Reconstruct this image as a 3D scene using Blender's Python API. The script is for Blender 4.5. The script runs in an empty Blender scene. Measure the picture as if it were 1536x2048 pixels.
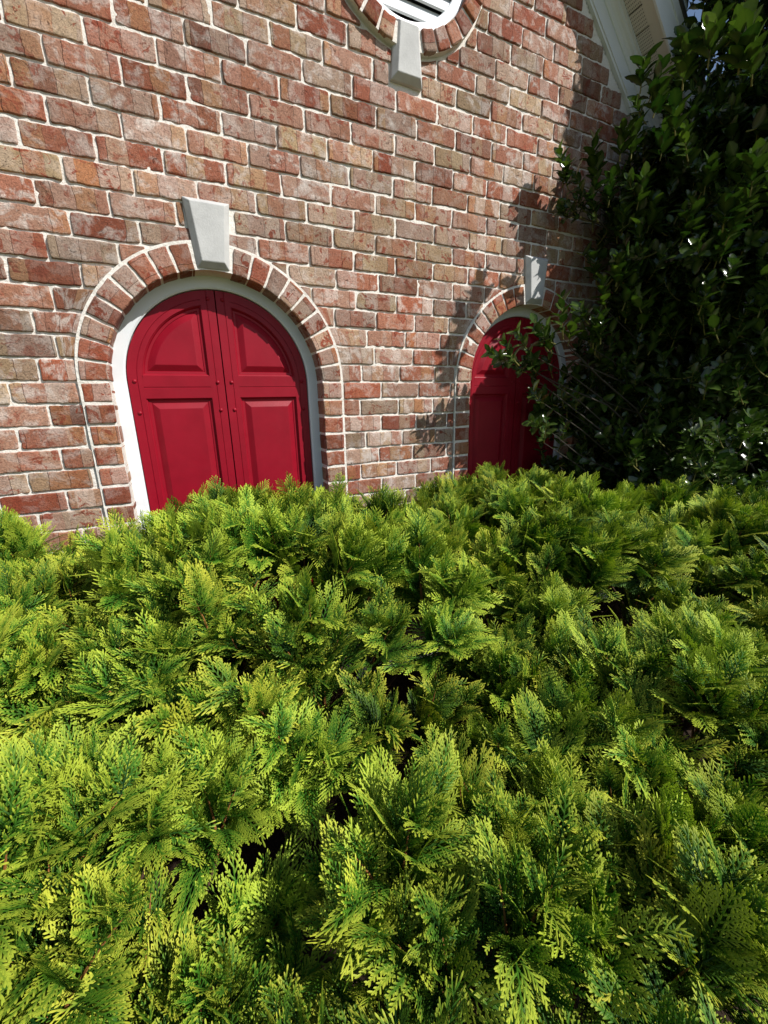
import bpy, math, random
import numpy as np
from mathutils import Matrix, Vector

S = bpy.context.scene
COL = S.collection
# ---------------------------------------------------------------- camera, sky, sun, exposure
U = 0.079                       # one brick course in metres
Z0 = 1.64                       # height of the arch spring line
CAM_ROT = ((0.9017219, 0.1313824, -0.4118692),
           (-0.4318760, 0.2307565, -0.8719143),
           (-0.0195127, 0.9641007, 0.2648190))
cam = bpy.data.cameras.new('camera')
cam.sensor_fit = 'VERTICAL'; cam.sensor_height = 36.0; cam.sensor_width = 27.0
cam.lens = 809.0 / 2048 * 36.0
cam.clip_start = 0.02; cam.clip_end = 500
camo = bpy.data.objects.new('camera', cam); COL.objects.link(camo)
m4 = Matrix(CAM_ROT).to_4x4(); m4.translation = Vector((0.0, -1.8891, 1.5503))
camo.matrix_world = m4
S.camera = camo

SUN = Vector((0.85, -1.0, 1.25)).normalized()          # direction towards the sun
elev = math.asin(SUN.z); azim = math.atan2(SUN.x, SUN.y)
W = bpy.data.worlds.new('World'); S.world = W; W.use_nodes = True
nt = W.node_tree; bg = nt.nodes['Background']
sky = nt.nodes.new('ShaderNodeTexSky'); sky.sky_type = 'NISHITA'; sky.sun_disc = False
sky.sun_elevation = elev; sky.sun_rotation = azim
nt.links.new(sky.outputs[0], bg.inputs[0]); bg.inputs[1].default_value = 0.088
sl = bpy.data.lights.new('sun', 'SUN'); sl.energy = 5.0; sl.angle = math.radians(0.5); sl.color = (1.0, 0.965, 0.915)
so = bpy.data.objects.new('sun', sl); COL.objects.link(so)
so.rotation_euler = SUN.to_track_quat('Z', 'Y').to_euler(); so.location = (6, -6, 8)
vs = S.view_settings; vs.view_transform = 'Standard'; vs.look = 'None'; vs.gamma = 1.0; vs.use_curve_mapping = False
vs.exposure = 0.22
S.render.engine = 'CYCLES'
S.cycles.max_bounces = 6; S.cycles.diffuse_bounces = 3; S.cycles.transmission_bounces = 3; S.cycles.transparent_max_bounces = 4
S.cycles.use_denoising = True
S.cycles.sample_clamp_indirect = 6.0

# ---------------------------------------------------------------- helpers
def link(o, parent=None):
    COL.objects.link(o)
    if parent is not None: o.parent = parent
    return o

def tag(o, label=None, cat=None, group=None, kind=None):
    if label: o['label'] = label
    if cat: o['category'] = cat
    if group: o['group'] = group
    if kind: o['kind'] = kind
    return o

def empty(name, loc=(0, 0, 0)):
    o = bpy.data.objects.new(name, None); o.empty_display_size = 0.1; o.location = loc
    return link(o)

class MB:
    """collects vertices and faces (any ngon size) into one mesh"""
    def __init__(s): s.v = []; s.f = []; s.mi = []; s.sm = []; s.n = 0
    def add(s, V, F, mi=0, smooth=False):
        V = np.asarray(V, float).reshape(-1, 3)
        s.v.append(V)
        for f in F: s.f.append([i + s.n for i in f])
        s.mi += [mi] * len(F); s.sm += [smooth] * len(F)
        s.n += len(V)
    def grid(s, P, mi=0, smooth=False, flip=False):
        P = np.asarray(P, float); a, b = P.shape[:2]
        F = []
        for i in range(a - 1):
            for j in range(b - 1):
                q = [i * b + j, (i + 1) * b + j, (i + 1) * b + j + 1, i * b + j + 1]
                F.append(q[::-1] if flip else q)
        s.add(P.reshape(-1, 3), F, mi, smooth)
    def box(s, x0, x1, y0, y1, z0, z1, mi=0):
        V = [(x, y, z) for x in (x0, x1) for y in (y0, y1) for z in (z0, z1)]
        s.add(V, [(0, 1, 3, 2), (4, 6, 7, 5), (0, 4, 5, 1), (2, 3, 7, 6), (0, 2, 6, 4), (1, 5, 7, 3)], mi)
    def prism(s, poly, A, B, mi=0):
        """sweep a closed 2D-in-3D polygon list from points A[i] to B[i]"""
        n = len(A)
        F = [(i, (i + 1) % n, n + (i + 1) % n, n + i) for i in range(n)]
        F += [tuple(range(n - 1, -1, -1)), tuple(range(n, 2 * n))]
        s.add(list(A) + list(B), F, mi)
    def build(s, name, mats, parent=None, fix=True):
        me = bpy.data.meshes.new(name)
        V = np.concatenate(s.v) if s.v else np.zeros((0, 3))
        me.from_pydata(V.tolist(), [], s.f)
        for m in (mats if isinstance(mats, (list, tuple)) else [mats]): me.materials.append(m)
        me.polygons.foreach_set('material_index', s.mi)
        me.polygons.foreach_set('use_smooth', s.sm)
        if fix:
            import bmesh
            bm = bmesh.new(); bm.from_mesh(me); bmesh.ops.recalc_face_normals(bm, faces=bm.faces); bm.to_mesh(me); bm.free()
        me.update()
        return link(bpy.data.objects.new(name, me), parent)

def np_mesh(name, V, quads, tris=None):
    """fast mesh from numpy arrays"""
    me = bpy.data.meshes.new(name)
    nq = len(quads); ntv = 0 if tris is None else len(tris)
    me.vertices.add(len(V)); me.vertices.foreach_set('co', np.ascontiguousarray(V, np.float32).ravel())
    li = np.asarray(quads, np.int32).ravel()
    if ntv: li = np.concatenate([li, np.asarray(tris, np.int32).ravel()])
    me.loops.add(len(li)); me.loops.foreach_set('vertex_index', li)
    st = np.arange(nq) * 4
    if ntv: st = np.concatenate([st, nq * 4 + np.arange(ntv) * 3])
    me.polygons.add(nq + ntv); me.polygons.foreach_set('loop_start', st.astype(np.int32))
    me.update(calc_edges=True)
    return me

def fattr(me, name, vals):
    a = me.attributes.new(name, 'FLOAT', 'POINT'); a.data.foreach_set('value', np.asarray(vals, np.float32))

def vnoise(P, seed=0):
    """smooth value noise, P (...,3)"""
    P = np.asarray(P, float); i = np.floor(P).astype(np.int64); f = P - i; f = f * f * (3 - 2 * f)
    def h(x, y, z):
        n = (x * 374761393 + y * 668265263 + z * 2147483647 + seed * 1442695041) & 0xffffffff
        n = ((n ^ (n >> 13)) * 1274126177) & 0xffffffff
        n = ((n ^ (n >> 16)) * 2246822519) & 0xffffffff
        return ((n ^ (n >> 15)) & 0xffff) / 65535.0
    r = 0
    for dx in (0, 1):
        for dy in (0, 1):
            for dz in (0, 1):
                w = (f[..., 0] if dx else 1 - f[..., 0]) * (f[..., 1] if dy else 1 - f[..., 1]) * (f[..., 2] if dz else 1 - f[..., 2])
                r = r + w * h(i[..., 0] + dx, i[..., 1] + dy, i[..., 2] + dz)
    return r * 2 - 1

class NT:
    def __init__(s, name):
        s.m = bpy.data.materials.new(name); s.m.use_nodes = True
        s.t = s.m.node_tree; s.t.nodes.clear()
        s.out = s.n('OutputMaterial')
    def n(s, typ, ins=None, **kw):
        nd = s.t.nodes.new('ShaderNode' + typ)
        for k, v in kw.items(): setattr(nd, k, v)
        for k, v in (ins or {}).items(): s.set(nd, k, v)
        return nd
    def set(s, nd, k, v):
        i = nd.inputs[k]
        if isinstance(v, bpy.types.NodeSocket): s.t.links.new(v, i)
        elif hasattr(v, 'outputs'): s.t.links.new(v.outputs[0], i)
        else:
            if isinstance(v, tuple) and len(v) == 3 and i.type == 'RGBA': v = v + (1,)
            i.default_value = v
    def math(s, op, a, b=0.0, c=0.0, clamp=False):
        nd = s.n('Math', operation=op, use_clamp=clamp); s.set(nd, 0, a); s.set(nd, 1, b); s.set(nd, 2, c); return nd.outputs[0]
    def mix(s, f, a, b, blend='MIX'):
        nd = s.n('Mix', data_type='RGBA', blend_type=blend); s.set(nd, 0, f); s.set(nd, 6, a); s.set(nd, 7, b); return nd.outputs[2]
    def ramp(s, f, stops, interp='LINEAR'):
        nd = s.n('ValToRGB'); cr = nd.color_ramp; cr.interpolation = interp
        while len(cr.elements) < len(stops): cr.elements.new(0.5)
        for e, (p, c) in zip(cr.elements, stops):
            e.position = p; e.color = (c if isinstance(c, tuple) else (c, c, c)) + (1,)
        s.set(nd, 0, f); return nd.outputs[0]
    def noise(s, vec, scale, detail=4, rough=0.55, dist=0.0, out=0):
        nd = s.n('TexNoise', {'Scale': scale, 'Detail': detail, 'Roughness': rough, 'Distortion': dist})
        if vec is not None: s.set(nd, 'Vector', vec)
        return nd.outputs[out]
    def bump(s, h, strength, dist, normal=None):
        nd = s.n('Bump', {'Strength': strength, 'Distance': dist, 'Height': h})
        if normal is not None: s.set(nd, 'Normal', normal)
        return nd.outputs[0]
    def surf(s, sh): s.set(s.out, 'Surface', sh); return s.m
    def pbsdf(s, **k):
        names = {'color': 'Base Color', 'rough': 'Roughness', 'spec': 'Specular IOR Level', 'normal': 'Normal', 'coat': 'Coat Weight', 'coatr': 'Coat Roughness', 'metal': 'Metallic'}
        return s.n('BsdfPrincipled', {names[a]: b for a, b in k.items()}).outputs[0]

# ---------------------------------------------------------------- materials
def mat_brick():
    t = NT('tumbled_brick')
    uv = t.n('UVMap', uv_map='brick').outputs[0]
    at = t.n('Attribute', attribute_name='brand'); sep = t.n('SeparateColor', {0: at.outputs['Color']})
    hue, wash, seed = sep.outputs[0], sep.outputs[1], sep.outputs[2]
    su = t.n('SeparateXYZ', {0: uv}); u, v = su.outputs[0], su.outputs[1]
    base = t.ramp(hue, [(0.0, (0.25, 0.056, 0.027)), (0.14, (0.32, 0.098, 0.050)), (0.28, (0.34, 0.140, 0.085)), (0.40, (0.35, 0.190, 0.130)),
                        (0.54, (0.38, 0.250, 0.195)), (0.68, (0.38, 0.265, 0.195)), (0.82, (0.37, 0.260, 0.145)), (0.93, (0.26, 0.110, 0.066)), (0.98, (0.15, 0.062, 0.040))])
    wob = t.noise(uv, 28.0, 3)
    ub = t.math('ADD', t.math('DIVIDE', u, 0.062), t.math('MULTIPLY', wob, 0.16))
    fl = t.math('FLOOR', ub); fr = t.math('FRACT', ub)
    wn = t.n('TexWhiteNoise', {'Vector': t.n('CombineXYZ', {0: fl, 1: seed, 2: 0.0}).outputs[0]}, noise_dimensions='3D')
    band = wn.outputs[0]
    bandcol = t.ramp(t.n('SeparateColor', {0: wn.outputs[1]}).outputs[1],
                     [(0.0, (0.32, 0.075, 0.035)), (0.22, (0.38, 0.18, 0.12)), (0.42, (0.50, 0.385, 0.33)), (0.68, (0.44, 0.32, 0.18)), (0.86, (0.42, 0.17, 0.065)), (1.0, (0.17, 0.065, 0.042))])
    bf = t.math('MULTIPLY', t.math('GREATER_THAN', band, 0.40), 0.7)
    c = t.mix(bf, base, bandcol)
    n1 = t.noise(uv, 17.0, 9, 0.66, 0.5)
    c = t.mix(t.math('MULTIPLY', t.ramp(n1, [(0.49, 0.0), (0.60, 0.9)]), t.math('MULTIPLY_ADD', wash, 0.8, 0.2)), c, (0.575, 0.49, 0.435))
    n2 = t.noise(t.n('VectorMath', {0: uv, 1: (13.0, 7.0, 0.0)}, operation='ADD').outputs[0], 24.0, 9, 0.66, 1.0)
    redf = t.ramp(n2, [(0.555, 0.0), (0.60, 0.95)])
    c = t.mix(t.math('MULTIPLY', redf, t.math('SUBTRACT', 1.15, wash, clamp=True)), c, (0.25, 0.052, 0.025))
    n3 = t.noise(uv, 150.0, 8, 0.75)
    c = t.mix(1.0, c, t.ramp(t.math('FRACT', t.math('MULTIPLY', seed, 7.31)), [(0.0, 0.62), (0.25, 0.88), (0.7, 1.05), (1.0, 1.2)]), 'MULTIPLY')
    c = t.mix(0.9, c, t.mix(1.0, c, t.ramp(n3, [(0.32, 0.30), (0.48, 0.95), (0.75, 1.45)]), 'MULTIPLY'))
    n4 = t.noise(uv, 9.0, 6, 0.62, 0.4)
    c = t.mix(t.math('MULTIPLY', t.ramp(n4, [(0.60, 0.0), (0.70, 0.85)]), wash), c, (0.66, 0.60, 0.55))
    nd = t.noise(t.n('VectorMath', {0: uv, 1: (3.0, 29.0, 0.0)}, operation='ADD').outputs[0], 30.0, 8, 0.7, 1.6)
    c = t.mix(t.ramp(nd, [(0.63, 0.0), (0.70, 0.75)]), c, (0.085, 0.036, 0.024))
    crack = t.ramp(t.math('ABSOLUTE', t.math('SUBTRACT', fr, 0.5)), [(0.470, 1.0), (0.497, 0.0)])
    crk = t.math('MULTIPLY', t.math('SUBTRACT', 1.0, crack), t.math('GREATER_THAN', band, 0.45))
    c = t.mix(t.math('MULTIPLY', crk, 0.55), c, (0.10, 0.04, 0.025))
    pore = t.n('TexVoronoi', {'Vector': uv, 'Scale': 230.0}).outputs['Distance']
    c = t.mix(t.math('MULTIPLY', t.ramp(pore, [(0.12, 1.0), (0.24, 0.0)]), t.ramp(n1, [(0.40, 0.75), (0.60, 0.1)])), c, (0.09, 0.045, 0.03))
    big = t.noise(t.n('NewGeometry').outputs['Position'], 1.4, 4, 0.6)
    c = t.mix(t.ramp(big, [(0.35, 0.22), (0.60, 0.0)]), c, (0.15, 0.085, 0.06))
    n5 = t.noise(uv, 55.0, 10, 0.72, 0.8)
    h = t.math('ADD', t.math('MULTIPLY', n5, 0.9), t.math('MULTIPLY', t.noise(uv, 210.0, 4, 0.7), 0.35))
    h = t.math('SUBTRACT', h, t.math('MULTIPLY', crk, 0.4))
    h = t.math('SUBTRACT', h, t.math('MULTIPLY', t.ramp(nd, [(0.60, 0.0), (0.70, 1.0)]), 0.5))
    nb = t.bump(h, 0.9, 0.006)
    return t.surf(t.pbsdf(color=c, rough=0.85, spec=0.25, normal=nb))

def mat_mortar():
    t = NT('cream_mortar')
    g = t.n('NewGeometry').outputs['Position']
    n = t.noise(g, 9.0, 6, 0.6); n2 = t.noise(g, 160.0, 6, 0.7)
    c = t.mix(n, (0.74, 0.70, 0.635), (0.85, 0.82, 0.76))
    c = t.mix(t.ramp(n2, [(0.35, 0.35), (0.55, 0.0)]), c, (0.50, 0.42, 0.34))
    h = t.math('ADD', t.noise(g, 70.0, 6, 0.65), t.math('MULTIPLY', n2, 0.5))
    return t.surf(t.pbsdf(color=c, rough=0.95, spec=0.15, normal=t.bump(h, 0.8, 0.006)))

def mat_simple(name, c1, c2, scale, rough, bstr=0.2, bdist=0.002, bscale=120.0, spec=0.4, coat=0.0):
    t = NT(name)
    g = t.n('TexCoord').outputs['Object']
    n = t.noise(g, scale, 6, 0.6)
    c = t.mix(t.ramp(n, [(0.3, 0.0), (0.7, 1.0)]), c1, c2)
    b = t.bump(t.noise(g, bscale, 6, 0.65), bstr, bdist)
    r = t.math('MULTIPLY_ADD', t.noise(g, scale * 3, 4), 0.2, rough - 0.1)
    return t.surf(t.pbsdf(color=c, rough=r, spec=spec, normal=b, coat=coat))

def mat_soffit():
    t = NT('vented_soffit')
    uv = t.n('UVMap', uv_map='sheet').outputs[0]
    vo = t.n('TexVoronoi', {'Vector': uv, 'Scale': 130.0, 'Randomness': 0.0})
    hole = t.ramp(vo.outputs['Distance'], [(0.18, 1.0), (0.30, 0.0)])
    c = t.mix(t.math('MULTIPLY', hole, 0.8), (0.62, 0.59, 0.53), (0.08, 0.075, 0.07))
    return t.surf(t.pbsdf(color=c, rough=0.5, spec=0.35))

def mat_foliage(name, deep, mid, tipc, trans=0.17):
    t = NT(name)
    tip = t.n('Attribute', attribute_name='tip').outputs['Fac']
    oi = t.n('ObjectInfo').outputs['Random']
    g = t.n('NewGeometry').outputs['Position']
    n = t.noise(g, 60.0, 3); nl = t.noise(g, 5.0, 3)
    f = t.math('ADD', tip, t.math('MULTIPLY', t.math('SUBTRACT', n, 0.5), 0.35))
    f = t.math('ADD', f, t.math('MULTIPLY', t.math('SUBTRACT', oi, 0.5), 0.22))
    f = t.math('ADD', f, t.math('MULTIPLY', t.math('SUBTRACT', nl, 0.5), 0.35))
    c = t.ramp(f, [(0.10, deep), (0.50, mid), (0.92, tipc)])  # deep green of the spray bases, darkened further to imitate shade in the gaps
    hs = t.n('HueSaturation', {'Hue': t.math('MULTIPLY_ADD', oi, 0.02, 0.492), 'Value': t.math('MULTIPLY_ADD', oi, 0.3, 0.85), 'Color': c})
    b = t.bump(t.noise(g, 900.0, 2), 0.3, 0.0006)
    p = t.pbsdf(color=hs.outputs[0], rough=0.55, spec=0.2, normal=b)
    tr = t.n('BsdfTranslucent', {'Color': t.mix(1.0, hs.outputs[0], (1.05, 1.25, 0.45), 'MULTIPLY')})
    return t.surf(t.n('MixShader', {0: trans, 1: p, 2: tr.outputs[0]}))

def mat_bark(name, a, b):
    t = NT(name); g = t.n('TexCoord').outputs['Object']
    n = t.noise(g, 90.0, 6, 0.65)
    return t.surf(t.pbsdf(color=t.mix(n, a, b), rough=0.8, spec=0.2, normal=t.bump(n, 0.6, 0.002)))

def mat_holly():
    t = NT('holly_leaf')
    at = t.n('Attribute', attribute_name='leaf').outputs['Color']
    sp = t.n('SeparateColor', {0: at}); rnd, rib, young = sp.outputs[0], sp.outputs[1], sp.outputs[2]
    c = t.mix(rnd, (0.004, 0.014, 0.003), (0.011, 0.031, 0.006))
    c = t.mix(young, c, (0.060, 0.135, 0.016))
    c = t.mix(t.math('MULTIPLY', rib, 0.6), c, (0.12, 0.17, 0.04))
    g = t.n('NewGeometry').outputs['Position']
    b = t.bump(t.noise(g, 260.0, 3), 0.25, 0.0012)
    p = t.pbsdf(color=c, rough=0.17, spec=0.5, normal=b)
    tr = t.n('BsdfTranslucent', {'Color': t.mix(young, (0.016, 0.060, 0.005), (0.17, 0.30, 0.02))})
    return t.surf(t.n('MixShader', {0: 0.22, 1: p, 2: tr.outputs[0]}))

def mat_ground():
    t = NT('bark_mulch'); g = t.n('NewGeometry').outputs['Position']
    n = t.noise(g, 14.0, 8, 0.7); far = t.n('VectorMath', {0: g}, operation='LENGTH').outputs['Value']
    m = t.mix(n, (0.022, 0.015, 0.011), (0.06, 0.04, 0.026))
    gr = t.mix(t.noise(g, 40.0, 6, 0.7), (0.10, 0.11, 0.045), (0.19, 0.18, 0.085))
    c = t.mix(t.ramp(t.math('DIVIDE', far, 8.0), [(0.42, 0.0), (0.46, 1.0)]), m, gr)
    return t.surf(t.pbsdf(color=c, rough=0.95, spec=0.1, normal=t.bump(n, 0.8, 0.02)))

def mat_shingle():
    t = NT('roof_shingle'); g = t.n('NewGeometry').outputs['Position']
    br = t.n('TexBrick', {'Vector': g, 'Color1': (0.06, 0.055, 0.05, 1), 'Color2': (0.10, 0.09, 0.08, 1), 'Mortar': (0.03, 0.03, 0.03, 1), 'Scale': 4.0})
    return t.surf(t.pbsdf(color=br.outputs[0], rough=0.9, spec=0.15, normal=t.bump(t.noise(g, 200.0, 3), 0.5, 0.003)))

M_BRICK, M_MORTAR = mat_brick(), mat_mortar()
M_WHITE = mat_simple('white_trim_paint', (0.70, 0.735, 0.76), (0.745, 0.77, 0.79), 6.0, 0.42, 0.12, 0.001)
M_CREAM = mat_simple('almond_trim_paint', (0.60, 0.57, 0.51), (0.66, 0.63, 0.57), 5.0, 0.45, 0.1, 0.001)
M_RED = mat_simple('crimson_paint', (0.225, 0.003, 0.013), (0.275, 0.0045, 0.017), 9.0, 0.44, 0.3, 0.0010, 170.0, 0.24)
M_STONE = mat_simple('cast_stone', (0.44, 0.44, 0.43), (0.56, 0.56, 0.545), 14.0, 0.88, 0.55, 0.0025, 150.0, 0.2)
M_DARK = mat_simple('dark_void', (0.012, 0.012, 0.012), (0.02, 0.02, 0.02), 5.0, 0.9)
M_SOFFIT = mat_soffit()
M_SHINGLE = mat_shingle()
M_FOL = [mat_foliage('cypress_spray_green', (0.006, 0.032, 0.005), (0.060, 0.165, 0.012), (0.40, 0.47, 0.044)),
         mat_foliage('cypress_spray_golden', (0.009, 0.042, 0.005), (0.088, 0.195, 0.013), (0.50, 0.51, 0.050))]
M_TWIG = mat_bark('orange_twig', (0.22, 0.085, 0.025), (0.36, 0.16, 0.05))
M_STEM = mat_bark('brown_stem', (0.06, 0.035, 0.02), (0.13, 0.08, 0.05))
M_HOLLY = mat_holly()
M_HTWIG = mat_bark('green_holly_twig', (0.13, 0.14, 0.03), (0.20, 0.17, 0.05))
M_HBARK = mat_bark('grey_holly_bark', (0.025, 0.022, 0.016), (0.06, 0.05, 0.038))

# ---------------------------------------------------------------- ground
g = MB(); g.add([(-150, -150, 0), (150, -150, 0), (150, 150, 0), (-150, 150, 0)], [(0, 1, 2, 3)])
tag(g.build('ground', mat_ground()), kind='structure')

# ---------------------------------------------------------------- brick house
RNG = np.random.default_rng(7)
def w(X, Y, Z): return np.stack(np.broadcast_arrays(np.asarray(X, float) * U, np.asarray(Y, float) * U, Z0 + np.asarray(Z, float) * U), -1)
C1, C2, CV, ZV = 2.22, 23.25, 13.1, 21.6      # arch centres, vent centre (in courses)
RI, RO = 5.22, 6.40                           # brick ring of the arches
VI, VO = 4.0, 5.0                             # brick ring of the vent
APX, APZ, SL = 13.0, 34.42, 0.907             # gable apex and slope
XL, XR = -16.0, 42.0                          # wall ends
ZB = -Z0 / U                                  # ground

house = empty('brick_house', (13 * U, 0, 0))
tag(house, 'red and tan brick house gable with two arched crimson doors and a round white vent', 'house')
bpy.context.view_layer.update()
HO = np.array(house.location)

class BrickMesh:
    def __init__(s): s.V = []; s.Q = []; s.uv = []; s.col = []; s.n = 0
    def brick(s, fn, wd, ht, proud, depth, rng, hue=None, rough=1.0, nu=15, nv=7, wash=None):
        """fn(a,b)->(X,Z) for local coordinates a,b in courses; face proud of the wall, sides going back by depth"""
        e = [0, .009, .026]
        a = np.concatenate([np.array(e) * 2.2, np.linspace(.16, wd - .16, nu - 6), wd - np.array(e[::-1]) * 2.2]) if wd > .5 else np.linspace(0, wd, nu)
        b = np.concatenate([np.array(e) * 2.0, np.linspace(.13, ht - .13, nv - 4)[0:], ht - np.array(e[::-1]) * 2.0])
        A, B = np.meshgrid(a, b, indexing='ij')
        da = np.minimum(A, wd - A); db = np.minimum(B, ht - B)
        off = rng.uniform(0, 90, 3)
        # wavy outline and rounded corners
        q = np.stack([A * 1.7 + off[0], B * 1.7 + off[1], 0 * A + off[2]], -1)
        wx = vnoise(q * 1.3, 1) * .028 + vnoise(q * 6.2, 3) * .022; wz = vnoise(q * 1.1, 2) * .030 + vnoise(q * 6.2, 4) * .026
        rc = rng.uniform(.03, .11, 4) * (1.0 if rough > .9 else .6); rc[rng.integers(4)] *= rng.choice([1, 1, 2.2])
        A2, B2 = A.copy(), B.copy()
        for k, (ca, cb) in enumerate(((0, 0), (wd, 0), (wd, ht), (0, ht))):
            r = rc[k]; ia = np.abs(A - ca); ib = np.abs(B - cb); m = (ia < r) & (ib < r)
            d = np.hypot(r - ia, r - ib); ed = np.maximum(r - ia, r - ib)
            sc = np.where(m & (d > 1e-6), ed / np.maximum(d, 1e-6), 1.0)
            sg_a, sg_b = (1 if ca == 0 else -1), (1 if cb == 0 else -1)
            A2 = np.where(m, ca + sg_a * (r - (r - ia) * sc), A2); B2 = np.where(m, cb + sg_b * (r - (r - ib) * sc), B2)
        A2 = A2 + wx * rough; B2 = B2 + wz * rough
        dd = np.minimum(da, db)
        edge = np.clip(dd / .032, 0, 1); edge = np.sqrt(1 - (1 - edge) ** 2)
        tilt = rng.normal(0, .012, 2)
        y = -proud * edge - (vnoise(q * 2.2, 5) * .016 + vnoise(q * 6, 6) * .011) * rough * edge + tilt[0] * (A - wd / 2) + tilt[1] * (B - ht / 2)
        # chipped edges
        chip = np.clip(vnoise(q * 2.6, 8) - .25, 0, 1) * np.clip(1 - dd / .22, 0, 1) * .10 * rough
        y = y + chip
        X, Z = fn(A2, B2)
        P = w(X, y, Z) - HO
        na, nb = P.shape[:2]
        idx = s.n + np.arange(na * nb).reshape(na, nb)
        s.V.append(P.reshape(-1, 3))
        s.Q.append(np.stack([idx[:-1, :-1], idx[1:, :-1], idx[1:, 1:], idx[:-1, 1:]], -1).reshape(-1, 4))
        s.n += na * nb
        uo = rng.uniform(0, 50, 2)
        uvs = np.stack([A * U + uo[0], B * U + uo[1]], -1).reshape(-1, 2)
        # sides
        bd = np.concatenate([np.stack([np.arange(na), np.zeros(na, int)], 1), np.stack([np.full(nb, na - 1), np.arange(nb)], 1)[1:],
                             np.stack([np.arange(na)[::-1], np.full(na, nb - 1)], 1)[1:], np.stack([np.zeros(nb, int), np.arange(nb)[::-1]], 1)[1:-1]])
        ring = P[bd[:, 0], bd[:, 1]]; back = ring.copy(); back[:, 1] = depth * U - HO[1]
        front_i = idx[bd[:, 0], bd[:, 1]]; k = len(ring)
        bi = s.n + np.arange(k); s.V.append(back); s.n += k
        j = np.roll(np.arange(k), -1)
        s.Q.append(np.stack([front_i, bi, bi[j], front_i[j]], -1))
        ub = uvs.reshape(na, nb, 2)[bd[:, 0], bd[:, 1]] + np.array([depth * U * .7, depth * U * .5])
        s.uv += [uvs, ub]
        c = np.array([rng.uniform(0, 1) if hue is None else hue, rng.uniform(0, 1) if wash is None else wash, rng.uniform(0, 1), 1])
        s.col.append(np.tile(c, (na * nb + k, 1)))
    def build(s, name, parent):
        me = np_mesh(name, np.concatenate(s.V), np.concatenate(s.Q))
        me.materials.append(M_BRICK)
        uv = np.concatenate(s.uv); col = np.concatenate(s.col)
        li = np.empty(len(me.loops), np.int32); me.loops.foreach_get('vertex_index', li)
        l = me.uv_layers.new(name='brick'); l.data.foreach_set('uv', uv[li].astype(np.float32).ravel())
        a = me.attributes.new('brand', 'FLOAT_COLOR', 'POINT'); a.data.foreach_set('color', col.astype(np.float32).ravel())
        me.polygons.foreach_set('use_smooth', np.ones(len(me.polygons), bool))
        return link(bpy.data.objects.new(name, me), parent)

def holes(j=0.13):
    return [(C1, 0.0, RO + j), (C2, 0.0, RO + j)]

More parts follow.
